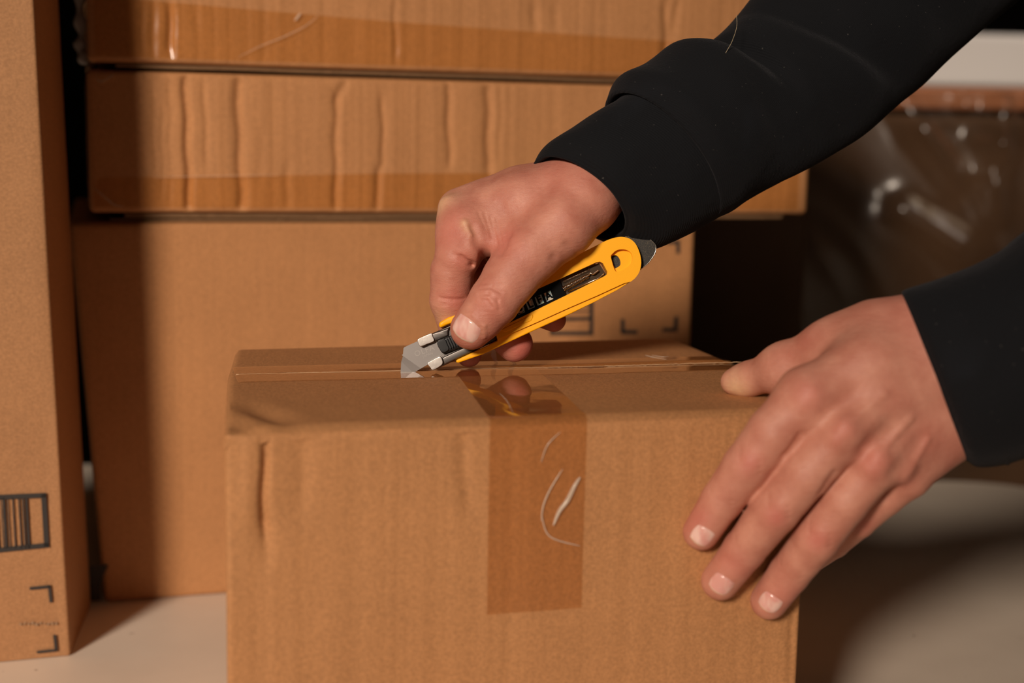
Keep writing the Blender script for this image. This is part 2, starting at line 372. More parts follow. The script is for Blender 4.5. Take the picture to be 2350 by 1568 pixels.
# long packing tapes on the two upper boxes (folded up from under the seam)
def face_tape(name, root, pts_top, zlow, inset, g, s00, z00, m, h=.00035, seed=0):
    (xa, ya), (xb, yb) = pts_top[0], pts_top[-1]
    tops = [bsz(x, y, inset) for x, y in pts_top]; S_ = [q[0] for q in tops]; Z_ = [q[1] for q in tops]
    def f(u, v):
        s = S_[0]+(S_[-1]-S_[0])*u; zt = float(np.interp(s, S_, Z_)); z = zlow+(zt-zlow)*v
        return B(s, inset-h-(g(s-s00, z-z00)+flute(s-s00, z-z00, .0006, seed)+wob(s-s00, z-z00, .0018, 9, seed)), z), None
    return sheet(name, f, 420, 10, m, root)
face_tape('packing_tape', mid, [(215, 408), (500, 405), (900, 398), (1500, 396), (1835, 392)], Zm0+.004, .001, gm, -.004, Zm0, M_tapeb, seed=2)
face_tape('packing_tape', top, [(215, -8), (420, 8), (650, 28), (900, 50), (1300, 78), (1560, 96), (1800, 110)], Zt0+.004, 0, gt, -.003, Zt0, M_tapeb, seed=3)
# creases in the tape that catch the light
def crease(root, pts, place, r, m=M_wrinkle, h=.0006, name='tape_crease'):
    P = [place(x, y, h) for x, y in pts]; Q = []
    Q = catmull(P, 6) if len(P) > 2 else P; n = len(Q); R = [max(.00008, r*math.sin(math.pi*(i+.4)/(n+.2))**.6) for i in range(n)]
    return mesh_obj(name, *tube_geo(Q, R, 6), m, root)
def onback(x, y, h): return onwall(x, y, (BP[0]+by[0]*-.0018, BP[1]+by[1]*-.0018), BY)-by*h
crease(top, [(676, 48), (682, 40), (690, 30)], onback, .0008)
crease(top, [(545, 132), (600, 105), (650, 85), (700, 60), (730, 36)], onback, .00028)
crease(mid, [(215, 430), (240, 452), (262, 470), (285, 474)], onback, .0004)
crease(mid, [(220, 180), (235, 187), (262, 170)], onback, .0004)
crease(mid, [(352, 407), (500, 404), (640, 402)], onback, .00018)
# prints on the lowest box
def onlow(x, y, h): return onwall(x, y, (BP[0]+by[0]*-.0006, BP[1]+by[1]*-.0006), BY)-by*h
poly_on('printed_mark', [stroke(1357, 620, 1357, 768, 9), stroke(1262, 765, 1361, 765, 9), stroke(1266, 735, 1266, 768, 6), stroke(1290, 733, 1357, 731, 8), stroke(1300, 700, 1355, 700, 3), stroke(1310, 715, 1355, 714, 3), stroke(1300, 686, 1355, 685, 3)], onlow, M_print, low)
poly_on('printed_bracket', [stroke(1429, 732, 1429, 766, 9), stroke(1425, 762, 1463, 762, 9)], onlow, M_print, low)
poly_on('printed_bracket', [stroke(1552, 727, 1550, 760, 9), stroke(1520, 757, 1554, 757, 8)], onlow, M_print, low)
poly_on('printed_bracket', [stroke(1530, 556, 1560, 556, 8), stroke(1556, 552, 1556, 582, 8)], onlow, M_print, low)
poly_on('printed_mark', [[(205, 1299), (250, 1296), (236, 1325), (228, 1350), (232, 1378), (208, 1380)]], onlow, M_print, low)

# --- tall box at the left edge
LB = empty('cardboard_box', (-.40, .95, 0), 'tall brown cardboard box at the left with a printed barcode and corner brackets', 'cardboard box')
lfr = onz(162, 1507, 0); ldir = np.array([-.948, -.318, 0]); ldp = np.array([-.155, .988, 0])
tl_ = at(74, -60, .865); dz = (tl_-lfr); ztop = .52; lean = np.array([dz[0]/dz[2], dz[1]/dz[2], 1.])*ztop
LW = .26; LD = .098
c0 = lfr+ldir*LW; lc = trilin([c0, lfr, lfr+ldp*LD, c0+ldp*LD, c0+lean, lfr+lean, lfr+lean+ldp*LD, c0+lean+ldp*LD])
carton_mesh('carton_body', carton_geo(lc, (LW, LD, ztop), .0022, (60, 20, 120), lambda fc, s, z: wob(s, z, .0016 if fc == 'front' else .0012, 10, 9)+.0003*noise.noise(Vector((s*150, z*150, 3)))), M_cardl, LB)
ln = np.cross(lean, -ldir); ln /= np.linalg.norm(ln); ln = ln if ln[1] < 0 else -ln
def onleft(x, y, h):
    d = ray(x, y); return c_o+d*(((lfr-c_o)@ln)/(d@ln))+ln*(h+.0010)
barc = [stroke(-60, 1143, 106, 1136, 11), stroke(-60, 1268, 113, 1250, 11), stroke(100, 1133, 107, 1254, 12)]
for x, wd in ((-40, 5), (-25, 3), (-10, 6), (2, 2.5), (8, 6), (17, 2.5), (29, 3.5), (43, 3.5), (52, 3.5), (60, 6)): barc.append(stroke(x, 1142, x+7, 1258, wd))
poly_on('printed_barcode', barc, onleft, M_print, LB)
poly_on('printed_bracket', [stroke(68, 1350, 116, 1345, 7), stroke(113, 1343, 117, 1382, 7)], onleft, M_print, LB)
poly_on('printed_bracket', [stroke(125, 1456, 129, 1493, 7), stroke(84, 1496, 131, 1491, 6)], onleft, M_print, LB)
sm = [stroke(45+k*9, 1432+2*math.sin(k*2.), 50+k*9, 1429+3*math.sin(k*3.+1), 5+2*math.sin(k*5)) for k in range(10)]
poly_on('faint_printed_text', sm, onleft, M_smudge, LB, .00005)

# --- box being opened
ZT = .214
FL, FR, BL, BR = (onz(x, y, ZT) for x, y in ((515, 985), (1862, 938), (541, 801), (1556, 774)))
FB = empty('cardboard_box', ((FL+BR)/2)*np.array([1, 1, 0]), 'brown cardboard box in front being cut open along its taped top seam', 'cardboard box')
dn = lambda P, z: np.array([P[0], P[1], z])
TH = .0042
fyaw = math.atan2(FR[1]-FL[1], FR[0]-FL[0]); fe = np.array([math.cos(fyaw), math.sin(fyaw), 0]); fn = np.array([math.sin(fyaw), -math.cos(fyaw), 0]); FW = float(np.linalg.norm(FR-FL))
def fsz(px, py): q = onwall(px, py, FL, fyaw)-FL; return float(q@fe), float(q[2]+ZT)
fg = grooves([(606, 1000, 606, 1225, .0016, .0034, 'g'), (608, 1170, 612, 1290, .0035, .0012, 'g'), (575, 1000, 575, 1200, .006, .0012, 'r'), (668, 1000, 685, 1200, .006, .0008, 'g'),
              (1060, 985, 1075, 1180, .004, .0012, 'g'), (695, 990, 700, 1160, .004, .0008, 'g'), (1828, 1340, 1815, 1568, .0025, .0018, 'g')], fsz)
corner = trilin([dn(FL, 0), dn(FR, 0), dn(BR, 0), dn(BL, 0), dn(FL, ZT-TH*.5), dn(FR, ZT-TH*.5), dn(BR, ZT-TH), dn(BL, ZT-TH)])
def fdisp(fc, s, z):
    if fc == 'front': return fg(s, z)+wob(s, z, .0012, 14, 4)+flute(s, z, .00035, 6)
    if fc == 'top': return -.0045
    return wob(s, z, .001, 14, 5) if fc != 'bottom' else 0
carton_mesh('carton_body', carton_geo(corner, (FW, .24, ZT-TH*.5), .003, (260, 10, 70), fdisp), M_card, FB)
SL, SR = onz(522, 862, ZT), onz(1703, 834, ZT)          # ends of the seam
def top_pt(u, v, back):
    """v=0 outer edge, v=1 at the seam"""
    e0, e1 = (BL, BR) if back else (FL, FR); return (e0*(1-u)+e1*u)*(1-v)+(SL*(1-u)+SR*u)*v
def topz(P): return .00035*noise.noise(Vector((P[0]*14, P[1]*14, 1)))+.00008*noise.noise(Vector((P[0]*60, P[1]*60, 2)))
def flap_top(back, label):
    nu, nv = 150, 34; V = []; Fc = []; gap = .0003
    e0, e1 = (BL, BR) if back else (FL, FR)
    for side in (0, 1):
        for j in range(nv+1):
            for i in range(nu+1):
                u = i/nu; v = j/nv; P = top_pt(u, v*(1-.0), back).copy(); sd = (e0+(e1-e0)*u)-(SL+(SR-SL)*u); sd /= np.linalg.norm(sd)
                torn = .0005*noise.noise(Vector((u*160, 3 if back else 7, 0)))
                P += sd*(gap*(.35+3.0*max(0,u-.35))+torn*min(1,.2+u))*v
                ru = max(0, .012-min(u, 1-u))/.012; rv = max(0, .05-v)/.05          # rounded over the outer edges
                z = ZT+topz(P)*min(1, v*6)*min(1, u*20)*min(1, (1-u)*20)-.0028*(1-math.sqrt(max(0, 1-ru*ru)))-.0030*(1-math.sqrt(max(0, 1-rv*rv)))
                z -= .0006*math.exp(-((1-v)/.05)**2)*u
                if not back:                                   # crumpled near-left corner
                    q = math.exp(-((u-.045)/.05)**2-((v-.12)/.22)**2); z -= .0035*q*(.6+.6*math.sin((u*60+v*14)))
                z -= .0022*max(0, (u-.93)/.07)**2
                P[2] = z-(TH*.75 if side else 0); V.append(P)
    N = (nu+1)*(nv+1)
    for j in range(nv):
        for i in range(nu):
            a = j*(nu+1)+i; q = (a, a+1, a+nu+2, a+nu+1); Fc.append(q if not back else q[::-1]); q2 = tuple(x+N for x in q); Fc.append(q2[::-1] if not back else q2)
    rim = [i for i in range(nu+1)]+[j*(nu+1)+nu for j in range(1, nv+1)]+[nv*(nu+1)+i for i in range(nu-1, -1, -1)]+[j*(nu+1) for j in range(nv-1, 0, -1)]
    for k in range(len(rim)):
        a, b = rim[k], rim[(k+1) % len(rim)]; Fc.append((a, a+N, b+N, b))
    o = mesh_obj('flap', V, Fc, M_card, FB, angle=45); return o
flap_top(False, ''); flap_top(True, '')
# torn pale lip along the seam
P = []
for i in range(120):
    u = .015+.70*i/119; q = SL+(SR-SL)*u; P.append(q+np.array([0, -.0004, .0006+topz(q)*.9+.0002*noise.noise(Vector((u*200, 0, 0)))]))
M_lip = mat('torn_paper_edge', (.56, .35, .19), .8)
mesh_obj('seam_lip', *tube_geo(P, .00016, 6), M_lip, FB)
P = []
for i in range(70):
    u = .60+.40*i/69; q = SL+(SR-SL)*u; P.append(q+np.array([0, .0016*(u-.5), .0004+topz(q)*.9+.0005*noise.noise(Vector((u*160, 5, 0)))]))
mesh_obj('torn_edge', *tube_geo(P, [.0002+.00025*abs(noise.noise(Vector((i*.7, 9, 0)))) for i in range(70)], 6), M_lip, FB)
# clear packing tape: strip along the seam (two halves either side of the cut) and strip over the front edge
sdir = (SR-SL)/np.linalg.norm(SR-SL); sn = np.array([sdir[1], -sdir[0], 0])    # towards the camera
SLn = float(np.linalg.norm(SR-SL))
def seam_tape(side, s0, s1, wd, g0):
    def f(u, v):
        s = s0+(s1-s0)*u; p = SL+sdir*s+sn*side*(g0+(wd-g0)*v); e = max(0, (s-.955*SLn)/(.05*SLn)); e2 = max(0, (.018*SLn-s)/(.02*SLn))
        return p+np.array([0, 0, .0007+topz(p)-.0012*e*e-.0016*e2-.0010*math.exp(-((v*.25)/.06)**2)*u*.8]), None
    return sheet('packing_tape', f, 120, 8, M_tape, FB)
seam_tape(1, .004, SLn*.985, .0245, .0006); seam_tape(-1, .004, SLn*.985, .0235, .0010)
s_a, s_b = fsz(1121, 1100)[0], fsz(1342, 1100)[0]; zb = fsz(1230, 1402)[1]
bdir = ((BL+BR)/2-(FL+FR)/2); bdir[2] = 0; bdir /= np.linalg.norm(bdir)
def wrap(u, v):
    s = s_a+(s_b-s_a)*u
    L1 = ZT-zb; L2 = float(((SL+SR)/2-(FL+FR)/2)@bdir)-.003; t_ = v*(L1+L2)
    if t_ < L1-.003:
        z = zb+t_; d = fg(s, z)+wob(s, z, .0012, 14, 4)+flute(s, z, .00035, 6); fd = min(1, max(0, (ZT-.002-z)/.004)); p = FL+fe*s+fn*(.0005+d*fd); p[2] = z; return p, None
    if t_ < L1+.003:
        a = (t_-L1+.003)/.006*math.pi/2; p = FL+fe*s-fn*.0030+fn*math.cos(a)*.0034; p[2] = ZT-.0030+math.sin(a)*.0034; return p, None
    dd = t_-L1; p = FL+fe*s+bdir*dd; p[2] = ZT+.0006+topz(p)*min(1, max(0, (dd-.003)/.02)); return p, None
sheet('packing_tape', wrap, 40, 130, M_tape, FB)
def onfront(x, y, h): return onwall(x, y, FL, fyaw)+fn*(h+.0006)
crease(FB, [(1330, 1094), (1318, 1112), (1300, 1148), (1282, 1172), (1268, 1205)], onfront, .0012)
crease(FB, [(1290, 1075), (1262, 1120), (1245, 1160), (1241, 1195)], onfront, .0004)
crease(FB, [(1241, 1180), (1260, 1230), (1330, 1252)], onfront, .00035)
crease(FB, [(1285, 990), (1255, 1020), (1240, 1060)], onfront, .00025)
def ontop(x, y, h):
    p = onz(x, y, ZT); return p+np.array([0, 0, h+topz(p)])
crease(FB, [(1146, 905), (1165, 925), (1178, 952)], ontop, .00025)
crease(FB, [(1480, 818), (1505, 824), (1530, 828)], ontop, .0003); crease(FB, [(1495, 818), (1520, 822), (1535, 821)], ontop, .0002)
# curled slivers of cut tape behind the fingers
def curl(x, y, hgt, sw):
    P = []; b = ontop(x, y, .0003)
    for i in range(16):
        t_ = i/15; P.append(b+np.array([sw*math.sin(t_*2.4), 0, hgt*t_]))
    V = []; Fc = []
    for i, p in enumerate(P):
        wv = .0016*(1-abs(i/15-.5)); V += [p-np.array([wv, 0, 0]), p+np.array([wv, .0004, 0])]
    for i in range(15): Fc.append((2*i, 2*i+1, 2*i+3, 2*i+2))
    mesh_obj('tape_sliver', V, Fc, M_wrinkle, FB)
curl(1140, 836, .010, -.002); curl(1183, 838, .008, -.003)

# ------------------------------------------------------------------ implicit surfaces for the hands
def cap_sdf(P, a, b, ra, rb):
    ab = b-a; l2 = float(ab@ab); t_ = np.clip(((P-a)@ab)/l2, 0, 1).astype(np.float32)
    return np.sqrt(((P-a-t_[:, None]*ab)**2).sum(1))-(ra+(rb-ra)*t_)
def smin(a, b, k):
    h = np.maximum(k-np.abs(a-b), 0)/k; return np.minimum(a, b)-h*h*k*.25
def J(px, py, D, rp): return (np.array([(px-1175)/FPX*D, -(py-784)/FPX*D, D], np.float32), rp/FPX*D)
def project_marks(spec):
    f = hand_field(dict(chains=spec['chains'], marks=[])); out = []
    for a, b, wd, dep in spec['marks']:
        P = np.stack([a, b]); d0 = P/np.linalg.norm(P, axis=1, keepdims=True); P = P-d0*.04
        for _ in range(60): P = P+d0*np.maximum(-.002, f(P))[:, None]*.9
        out.append((P[0].astype(np.float32), P[1].astype(np.float32), wd, dep))
    spec['marks'] = out
def hand_field(spec):
    """spec: list of (chain of joints, k inside the chain, k to what came before); marks: list of (point,width,depth)"""
    def f(P, marks=True):
        tot = None
        for chain, k, kk in spec['chains']:
            d = None
            for (a, ra), (b, rb) in zip(chain[:-1], chain[1:]):
                e = cap_sdf(P, a, b, ra, rb); d = e if d is None else smin(d, e, k)
            tot = d if tot is None else smin(tot, d, kk)
        for a, b, wd, dep in spec['marks']:
            ab = b-a; t_ = np.clip(((P-a)@ab)/max(1e-9, float(ab@ab)), 0, 1); dd = ((P-a-t_[:, None]*ab)**2).sum(1); tot = tot+dep*np.exp(-dd/(wd*wd))
        return tot
    return f
def surface(f, lo, hi, h):
    lo = np.array(lo, np.float32); n = np.ceil((np.array(hi)-lo)/h).astype(int)+1
    gx, gy, gz = [lo[i]+np.arange(n[i], dtype=np.float32)*h for i in range(3)]
    G = np.empty(tuple(n), np.float32)
    yy, zz = np.meshgrid(gy, gz, indexing='ij'); yz = np.stack([np.zeros_like(yy), yy, zz], -1).reshape(-1, 3)
    for i in range(0, n[0], 12):
        blk = [yz+np.array([x, 0, 0], np.float32) for x in gx[i:i+12]]; G[i:i+len(blk)] = f(np.concatenate(blk)).reshape(len(blk), n[1], n[2])
    neg = G < 0; cs = [(a, b, c) for a in (0, 1) for b in (0, 1) for c in (0, 1)]
    m = [n[0]-1, n[1]-1, n[2]-1]; cnt = np.zeros(m, np.int8)
    for a, b, c in cs: cnt += neg[a:a+m[0], b:b+m[1], c:c+m[2]]
    act = (cnt > 0) & (cnt < 8); idx = -np.ones(m, np.int64); I = np.argwhere(act); idx[act] = np.arange(len(I))
    acc = np.zeros((len(I), 3)); num = np.zeros(len(I))
    for a in range(8):
        for b in range(a+1, 8):
            ca, cb = np.array(cs[a]), np.array(cs[b])
            if np.abs(ca-cb).sum() != 1: continue
            va = G[tuple((I+ca).T)]; vb = G[tuple((I+cb).T)]; s = (va < 0) != (vb < 0)
            t_ = np.where(s, va/np.where(s, va-vb, 1), 0); acc += np.where(s[:, None], ca+(cb-ca)*t_[:, None], 0); num += s
    V = lo+(I+acc/num[:, None])*h
    Fq = []
    for ax in range(3):
        o1, o2 = [(1, 2), (2, 0), (0, 1)][ax]
        sl0 = [slice(None)]*3; sl1 = [slice(None)]*3; sl0[ax] = slice(0, -1); sl1[ax] = slice(1, None)
        a_, b_ = neg[tuple(sl0)], neg[tuple(sl1)]
        for flip, E_ in ((False, a_ & ~b_), (True, ~a_ & b_)):
            e = np.argwhere(E_); ok = (e[:, o1] > 0) & (e[:, o2] > 0) & (e[:, o1] < m[o1]) & (e[:, o2] < m[o2]); e = e[ok]
            u = np.zeros(3, int); u[o1] = 1; v_ = np.zeros(3, int); v_[o2] = 1
            q = [idx[tuple((e-d).T)] for d in (u*0, u, u+v_, v_)]
            q = np.stack(q if flip is True else q[::-1], 1) if True else q
            Fq.append(q)
    Fq = np.concatenate(Fq); Fq = Fq[(Fq >= 0).all(1)]
    V = V.astype(np.float32); e = np.float32(.0003)
    for _ in range(3):
        d = f(V); g = np.stack([f(V+np.eye(3, dtype=np.float32)[k]*e)-d for k in range(3)], 1)/e; g /= (g**2).sum(1, keepdims=True)+1e-6
        V = V-np.clip(d, -h, h)[:, None]*g*.9
    return V, Fq
def to_world(V): V = np.asarray(V); return c_o+V[:, :1]*c_r+V[:, 1:2]*c_u+V[:, 2:3]*c_f

# right hand (holds the knife); its joints as seen: x, y, distance, radius
KD = .787                                                     # distance of the knife's middle plane
R = lambda x, y, D, r: J(x, y, D+.012, r)
def M(x0, y0, x1, y1, D, wd, dep, off=.012): return (J(x0, y0, D+off, 1)[0], J(x1, y1, D+off, 1)[0], wd, dep)
right = dict(chains=[
    ([R(1560, 300, .800, 74), R(1350, 432, .780, 78)], .01, .01),
    ([R(1560, 290, .825, 66), R(1355, 428, .806, 68)], .01, .012),
    ([R(1345, 440, .776, 76), R(1200, 470, .776, 64), R(1078, 512, .778, 44)], .006, .012),
    ([R(1300, 440, .786, 66), R(1120, 480, .785, 50), R(1058, 500, .784, 46)], .006, .014),
    ([R(1340, 412, .795, 62), R(1190, 440, .794, 52), R(1052, 473, .792, 40)], .006, .010),
    ([R(1340, 420, .812, 60), R(1066, 490, .813, 38)], .012, .012),
    ([R(1330, 450, .825, 58), R(1095, 530, .833, 34)], .012, .012),
    ([R(1250, 500, .795, 70), R(1180, 520, .800, 60)], .012, .012),
    ([R(1062, 516, .777, 46), R(1056, 545, .774, 50), R(1050, 590, .771, 53)], .006, .010),
    ([R(1070, 516, .768, 24), R(1088, 562, .762, 27)], .004, .010),
    # thumb base and the web towards the index finger
    ([R(1335, 470, .768, 76), R(1290, 518, .762, 74), R(1218, 584, .759, 64), R(1172, 640, .757, 57)], .004, .010),
    ([R(1088, 530, .774, 36), R(1180, 550, .768, 44)], .004, .010),
    ([R(1175, 635, .757, 57), R(1134, 692, .756, 57), R(1104, 730, .757, 50), R(1081, 755, .759, 48)], .003, .006),
    # fingers
    ([R(1038, 622, .774, 51), R(1034, 690, .779, 47), R(1046, 762, .787, 37), R(1076, 814, .792, 29)], .002, .0016),
    ([R(1044, 480, .792, 39), R(1038, 600, .797, 38), R(1050, 680, .799, 38), R(1120, 738, .799, 38), R(1181, 789, .790, 42)], .002, .0014),
    ([R(1062, 500, .813, 36), R(1075, 610, .822, 38), R(1190, 700, .812, 33), R(1271, 734, .797, 28)], .003, .0014),
    ([R(1095, 530, .833, 32), R(1120, 620, .838, 32), R(1200, 665, .828, 28), R(1262, 692, .815, 24)], .003, .0014)],
    marks=[
    M(1018, 462, 1024, 460, .78, .0045, -.0016), M(1066, 511, 1082, 538, .76, .0020, -.0012),                    # knuckles stand out
    M(1084, 524, 1096, 552, .76, .0024, .0016), M(1098, 556, 1112, 596, .76, .0034, .0020),
    M(1058, 592, 1080, 606, .76, .0014, .0022), M(1080, 606, 1104, 612, .76, .0016, .0022), M(1040, 584, 1058, 592, .76, .0014, .0008),   # fold of the index finger
    M(1010, 684, 1040, 688, .76, .0009, .0007), M(1040, 688, 1066, 686, .76, .0009, .0008), M(1020, 700, 1060, 700, .76, .0009, .0003),
    M(1150, 470, 1166, 540, .76, .0030, .0006), M(1166, 540, 1150, 580, .76, .0026, .0010), M(1140, 505, 1152, 560, .76, .0010, .0004), M(1126, 500, 1142, 560, .76, .0010, .0004), M(1112, 492, 1130, 545, .76, .0010, .0004), M(1098, 488, 1114, 525, .76, .0010, .0003), M(1158, 520, 1160, 570, .76, .0010, .0005),
    M(1104, 662, 1128, 660, .76, .0010, .0005), M(1128, 660, 1150, 672, .76, .0010, .0005), M(1098, 676, 1120, 674, .76, .0010, .0005), M(1120, 674, 1142, 690, .76, .0010, .0005), M(1142, 690, 1146, 712, .76, .0010, .0004),
    M(1102, 690, 1118, 690, .76, .0010, .0004), M(1118, 690, 1128, 704, .76, .0010, .0004), M(1112, 650, 1150, 655, .76, .0010, .0004), M(1128, 684, 1134, 690, .76, .0045, -.0005),
    M(1085, 722, 1112, 748, .76, .0012, -.0005), M(1112, 748, 1112, 775, .76, .0012, -.0005), M(1055, 722, 1085, 722, .76, .0012, -.0005),       # folds round the thumbnail
    M(1300, 560, 1330, 585, .76, .0022, .0007), M(1270, 590, 1300, 612, .76, .0022, .0007), M(1250, 430, 1270, 500, .78, .006, .0006)])
project_marks(right)
fR = hand_field(right)
# left hand (steadies the box)
Lh = lambda x, y, D, r: J(x, y, D, r)
left = dict(chains=[
    ([Lh(2330, 770, .690, 84), Lh(2210, 790, .690, 92), Lh(2150, 812, .690, 102)], .01, .01),
    ([Lh(2340, 860, .690, 84), Lh(2240, 890, .690, 90), Lh(2175, 925, .690, 100)], .01, .02),
    ([Lh(2145, 790, .690, 92), Lh(2000, 850, .680, 82), Lh(1856, 912, .673, 72)], .012, .016),
    ([Lh(2160, 860, .685, 86), Lh(1937, 990, .667, 64)], .012, .010),
    ([Lh(2180, 930, .688, 82), Lh(2014, 1060, .671, 58)], .012, .009),
    ([Lh(2188, 975, .692, 78), Lh(2085, 1092, .682, 48)], .012, .010),
    ([Lh(2000, 930, .692, 76), Lh(2080, 1000, .695, 74)], .012, .012),
    ([Lh(2130, 758, .695, 82), Lh(2010, 775, .699, 75), Lh(1915, 803, .705, 68)], .012, .014),
    # thumb
    ([Lh(1925, 800, .705, 66), Lh(1800, 846, .722, 54), Lh(1715, 871, .738, 33), Lh(1681, 877, .742, 27)], .008, .010),
    # fingers
    ([Lh(1850, 915, .673, 66), Lh(1775, 992, .673, 60), Lh(1712, 1071, .679, 54), Lh(1655, 1150, .688, 47), Lh(1609, 1221, .6945, 42)], .0015, .006),
    ([Lh(1935, 992, .667, 60), Lh(1850, 1088, .670, 56), Lh(1779, 1172, .679, 54), Lh(1708, 1262, .692, 48), Lh(1653, 1334, .701, 44)], .0015, .0035),
    ([Lh(2014, 1062, .671, 56), Lh(1940, 1150, .676, 54), Lh(1874, 1236, .686, 53), Lh(1812, 1315, .700, 47), Lh(1765, 1379, .7095, 43)], .0015, .0035),
    ([Lh(2085, 1095, .683, 48), Lh(2030, 1140, .690, 44), Lh(1970, 1196, .702, 39), Lh(1915, 1246, .722, 34), Lh(1872, 1280, .742, 29)], .0015, .0035)],
    marks=[
    M(1862, 905, 1850, 915, .655, .0065, -.0016, 0), M(1940, 985, 1920, 1005, .648, .0055, -.0020, 0), M(2016, 1052, 2000, 1075, .654, .0050, -.0020, 0), M(2083, 1085, 2075, 1098, .668, .0045, -.0016, 0),
    M(1905, 950, 1960, 905, .655, .0050, .0016, 0), M(1985, 1030, 2040, 975, .656, .0048, .0018, 0), M(2055, 1085, 2110, 1020, .664, .0045, .0018, 0),
    M(1930, 985, 2030, 905, .650, .0022, -.0007, 0), M(2008, 1055, 2090, 960, .652, .0020, -.0008, 0), M(2078, 1090, 2130, 1010, .666, .0018, -.0008, 0),
    M(1719, 1061, 1724, 1068, .662, .0045, -.0008, 0), M(1786, 1162, 1792, 1168, .664, .0045, -.0008, 0), M(1880, 1226, 1886, 1232, .671, .0045, -.0008, 0),
    *[M(x-24, y-16+o, x+24, y+16+o, D, .0008, .00045, 0) for x, y, D in ((1720, 1060, .663), (1786, 1163, .664), (1881, 1228, .671)) for o in (-16, -3, 11)],
    *[M(x-26, y-15+o, x+26, y+15+o, D, .0008, .00035, 0) for x, y, D in ((1655, 1140, .674), (1712, 1250, .677), (1815, 1305, .685)) for o in (-5, 6)],
    M(1836, 1000, 1800, 1046, .655, .0020, .0012, 0), M(1914, 1088, 1885, 1130, .655, .0020, .0012, 0)])
project_marks(left)
fL = hand_field(left)
def bounds(spec, pad=.004):
    P = np.array([p for ch, _, _ in spec['chains'] for p, r in ch]); Rr = np.array([r for ch, _, _ in spec['chains'] for p, r in ch])[:, None]
    return (P-Rr).min(0)-pad, (P+Rr).max(0)+pad
VR, FRq = surface(fR, *bounds(right), .00072)
VL, FLq = surface(fL, *bounds(left), .0009)
def spots(V, pts):
    o = np.zeros(len(V))
    for x, y, D, wd, a in pts: o = np.maximum(o, a*np.exp(-((V-J(x, y, D, 1)[0])**2).sum(1)/wd**2))
    return o
redR = spots(VR, [(1040, 530, .775, .012, .45), (1165, 560, .765, .012, .55), (1060, 600, .77, .008, .4), (1040, 700, .775, .010, .6), (1130, 700, .75, .012, .35), (1200, 800, .795, .010, .8), (1080, 825, .80, .008, .45), (1285, 745, .80, .007, .6), (1300, 430, .78, .03, .25), (1120, 790, .76, .008, .4)])
palR = spots(VR, [(1014, 468, .79, .0080, .75), (1066, 513, .770, .0026, .6), (1073, 526, .770, .0024, .6), (1080, 538, .770, .0022, .4), (1047, 722, .755, .0045, .5), (1112, 778, .755, .005, .5), (1015, 735, .785, .008, .5)])
redL = spots(VL, [(1861, 903, .655, .009, .30), (1845, 935, .652, .006, .35), (1940, 985, .65, .007, .30), (1925, 1008, .65, .005, .3), (2008, 1060, .655, .009, .40), (1722, 1062, .665, .006, .40), (1784, 1185, .668, .006, .42), (1878, 1240, .674, .006, .42), (2070, 1100, .67, .006, .3), (1981, 1210, .69, .006, .4),
                  (1600, 1195, .685, .009, .30), (1690, 1290, .69, .008, .38), (1800, 1350, .70, .008, .42), (2100, 720, .68, .02, .2), (2120, 1010, .68, .018, .25), (1830, 760, .70, .012, .2), (2060, 1010, .67, .006, .2)])*1.35
palL = spots(VL, [(1695, 892, .735, .008, .95), (1690, 862, .735, .005, .5), (2070, 880, .67, .006, .3)])
# arms and chest under the sweatshirt, part of the same body
elbR = at(2305, -260, .885); elbL = at(2900, 750, .625)
shR = np.array([.68, 1.10, .56]); shL = np.array([.70, .78, .56])
wR = at(1540, 300, .815); wL = at(2320, 815, .69)
under = [tube_geo([wR, at(1800, 120, .835), elbR, (elbR+shR)/2, shR], [.020, .028, .032, .034, .036], 14), tube_geo([wL, (wL+elbL)/2, elbL, (elbL+shL)/2, shL], [.020, .025, .028, .032, .036], 14),
         tube_geo([(.80, .94, .60), (.80, .94, .40), (.80, .94, 0), (.80, .94, -.2)], [.09, .12, .11, .11], 20)]
geo = [(to_world(VR), FRq), (to_world(VL), FLq)]+under
PERSON = empty('person', (.80, .94, -.75), 'person in a black sweatshirt cutting open a taped box, left hand steadying it', 'person')
V, Fc = join_geo(geo); body = mesh_obj('body', V, Fc, M_skin, PERSON)
for nm, vals in (('redness', (redR, redL)), ('pale', (palR, palL))):
    a = body.data.attributes.new(nm, 'FLOAT', 'POINT'); full = np.zeros(len(V), np.float32); full[:len(VR)] = vals[0]; full[len(VR):len(VR)+len(VL)] = vals[1]; a.data.foreach_set('value', full)
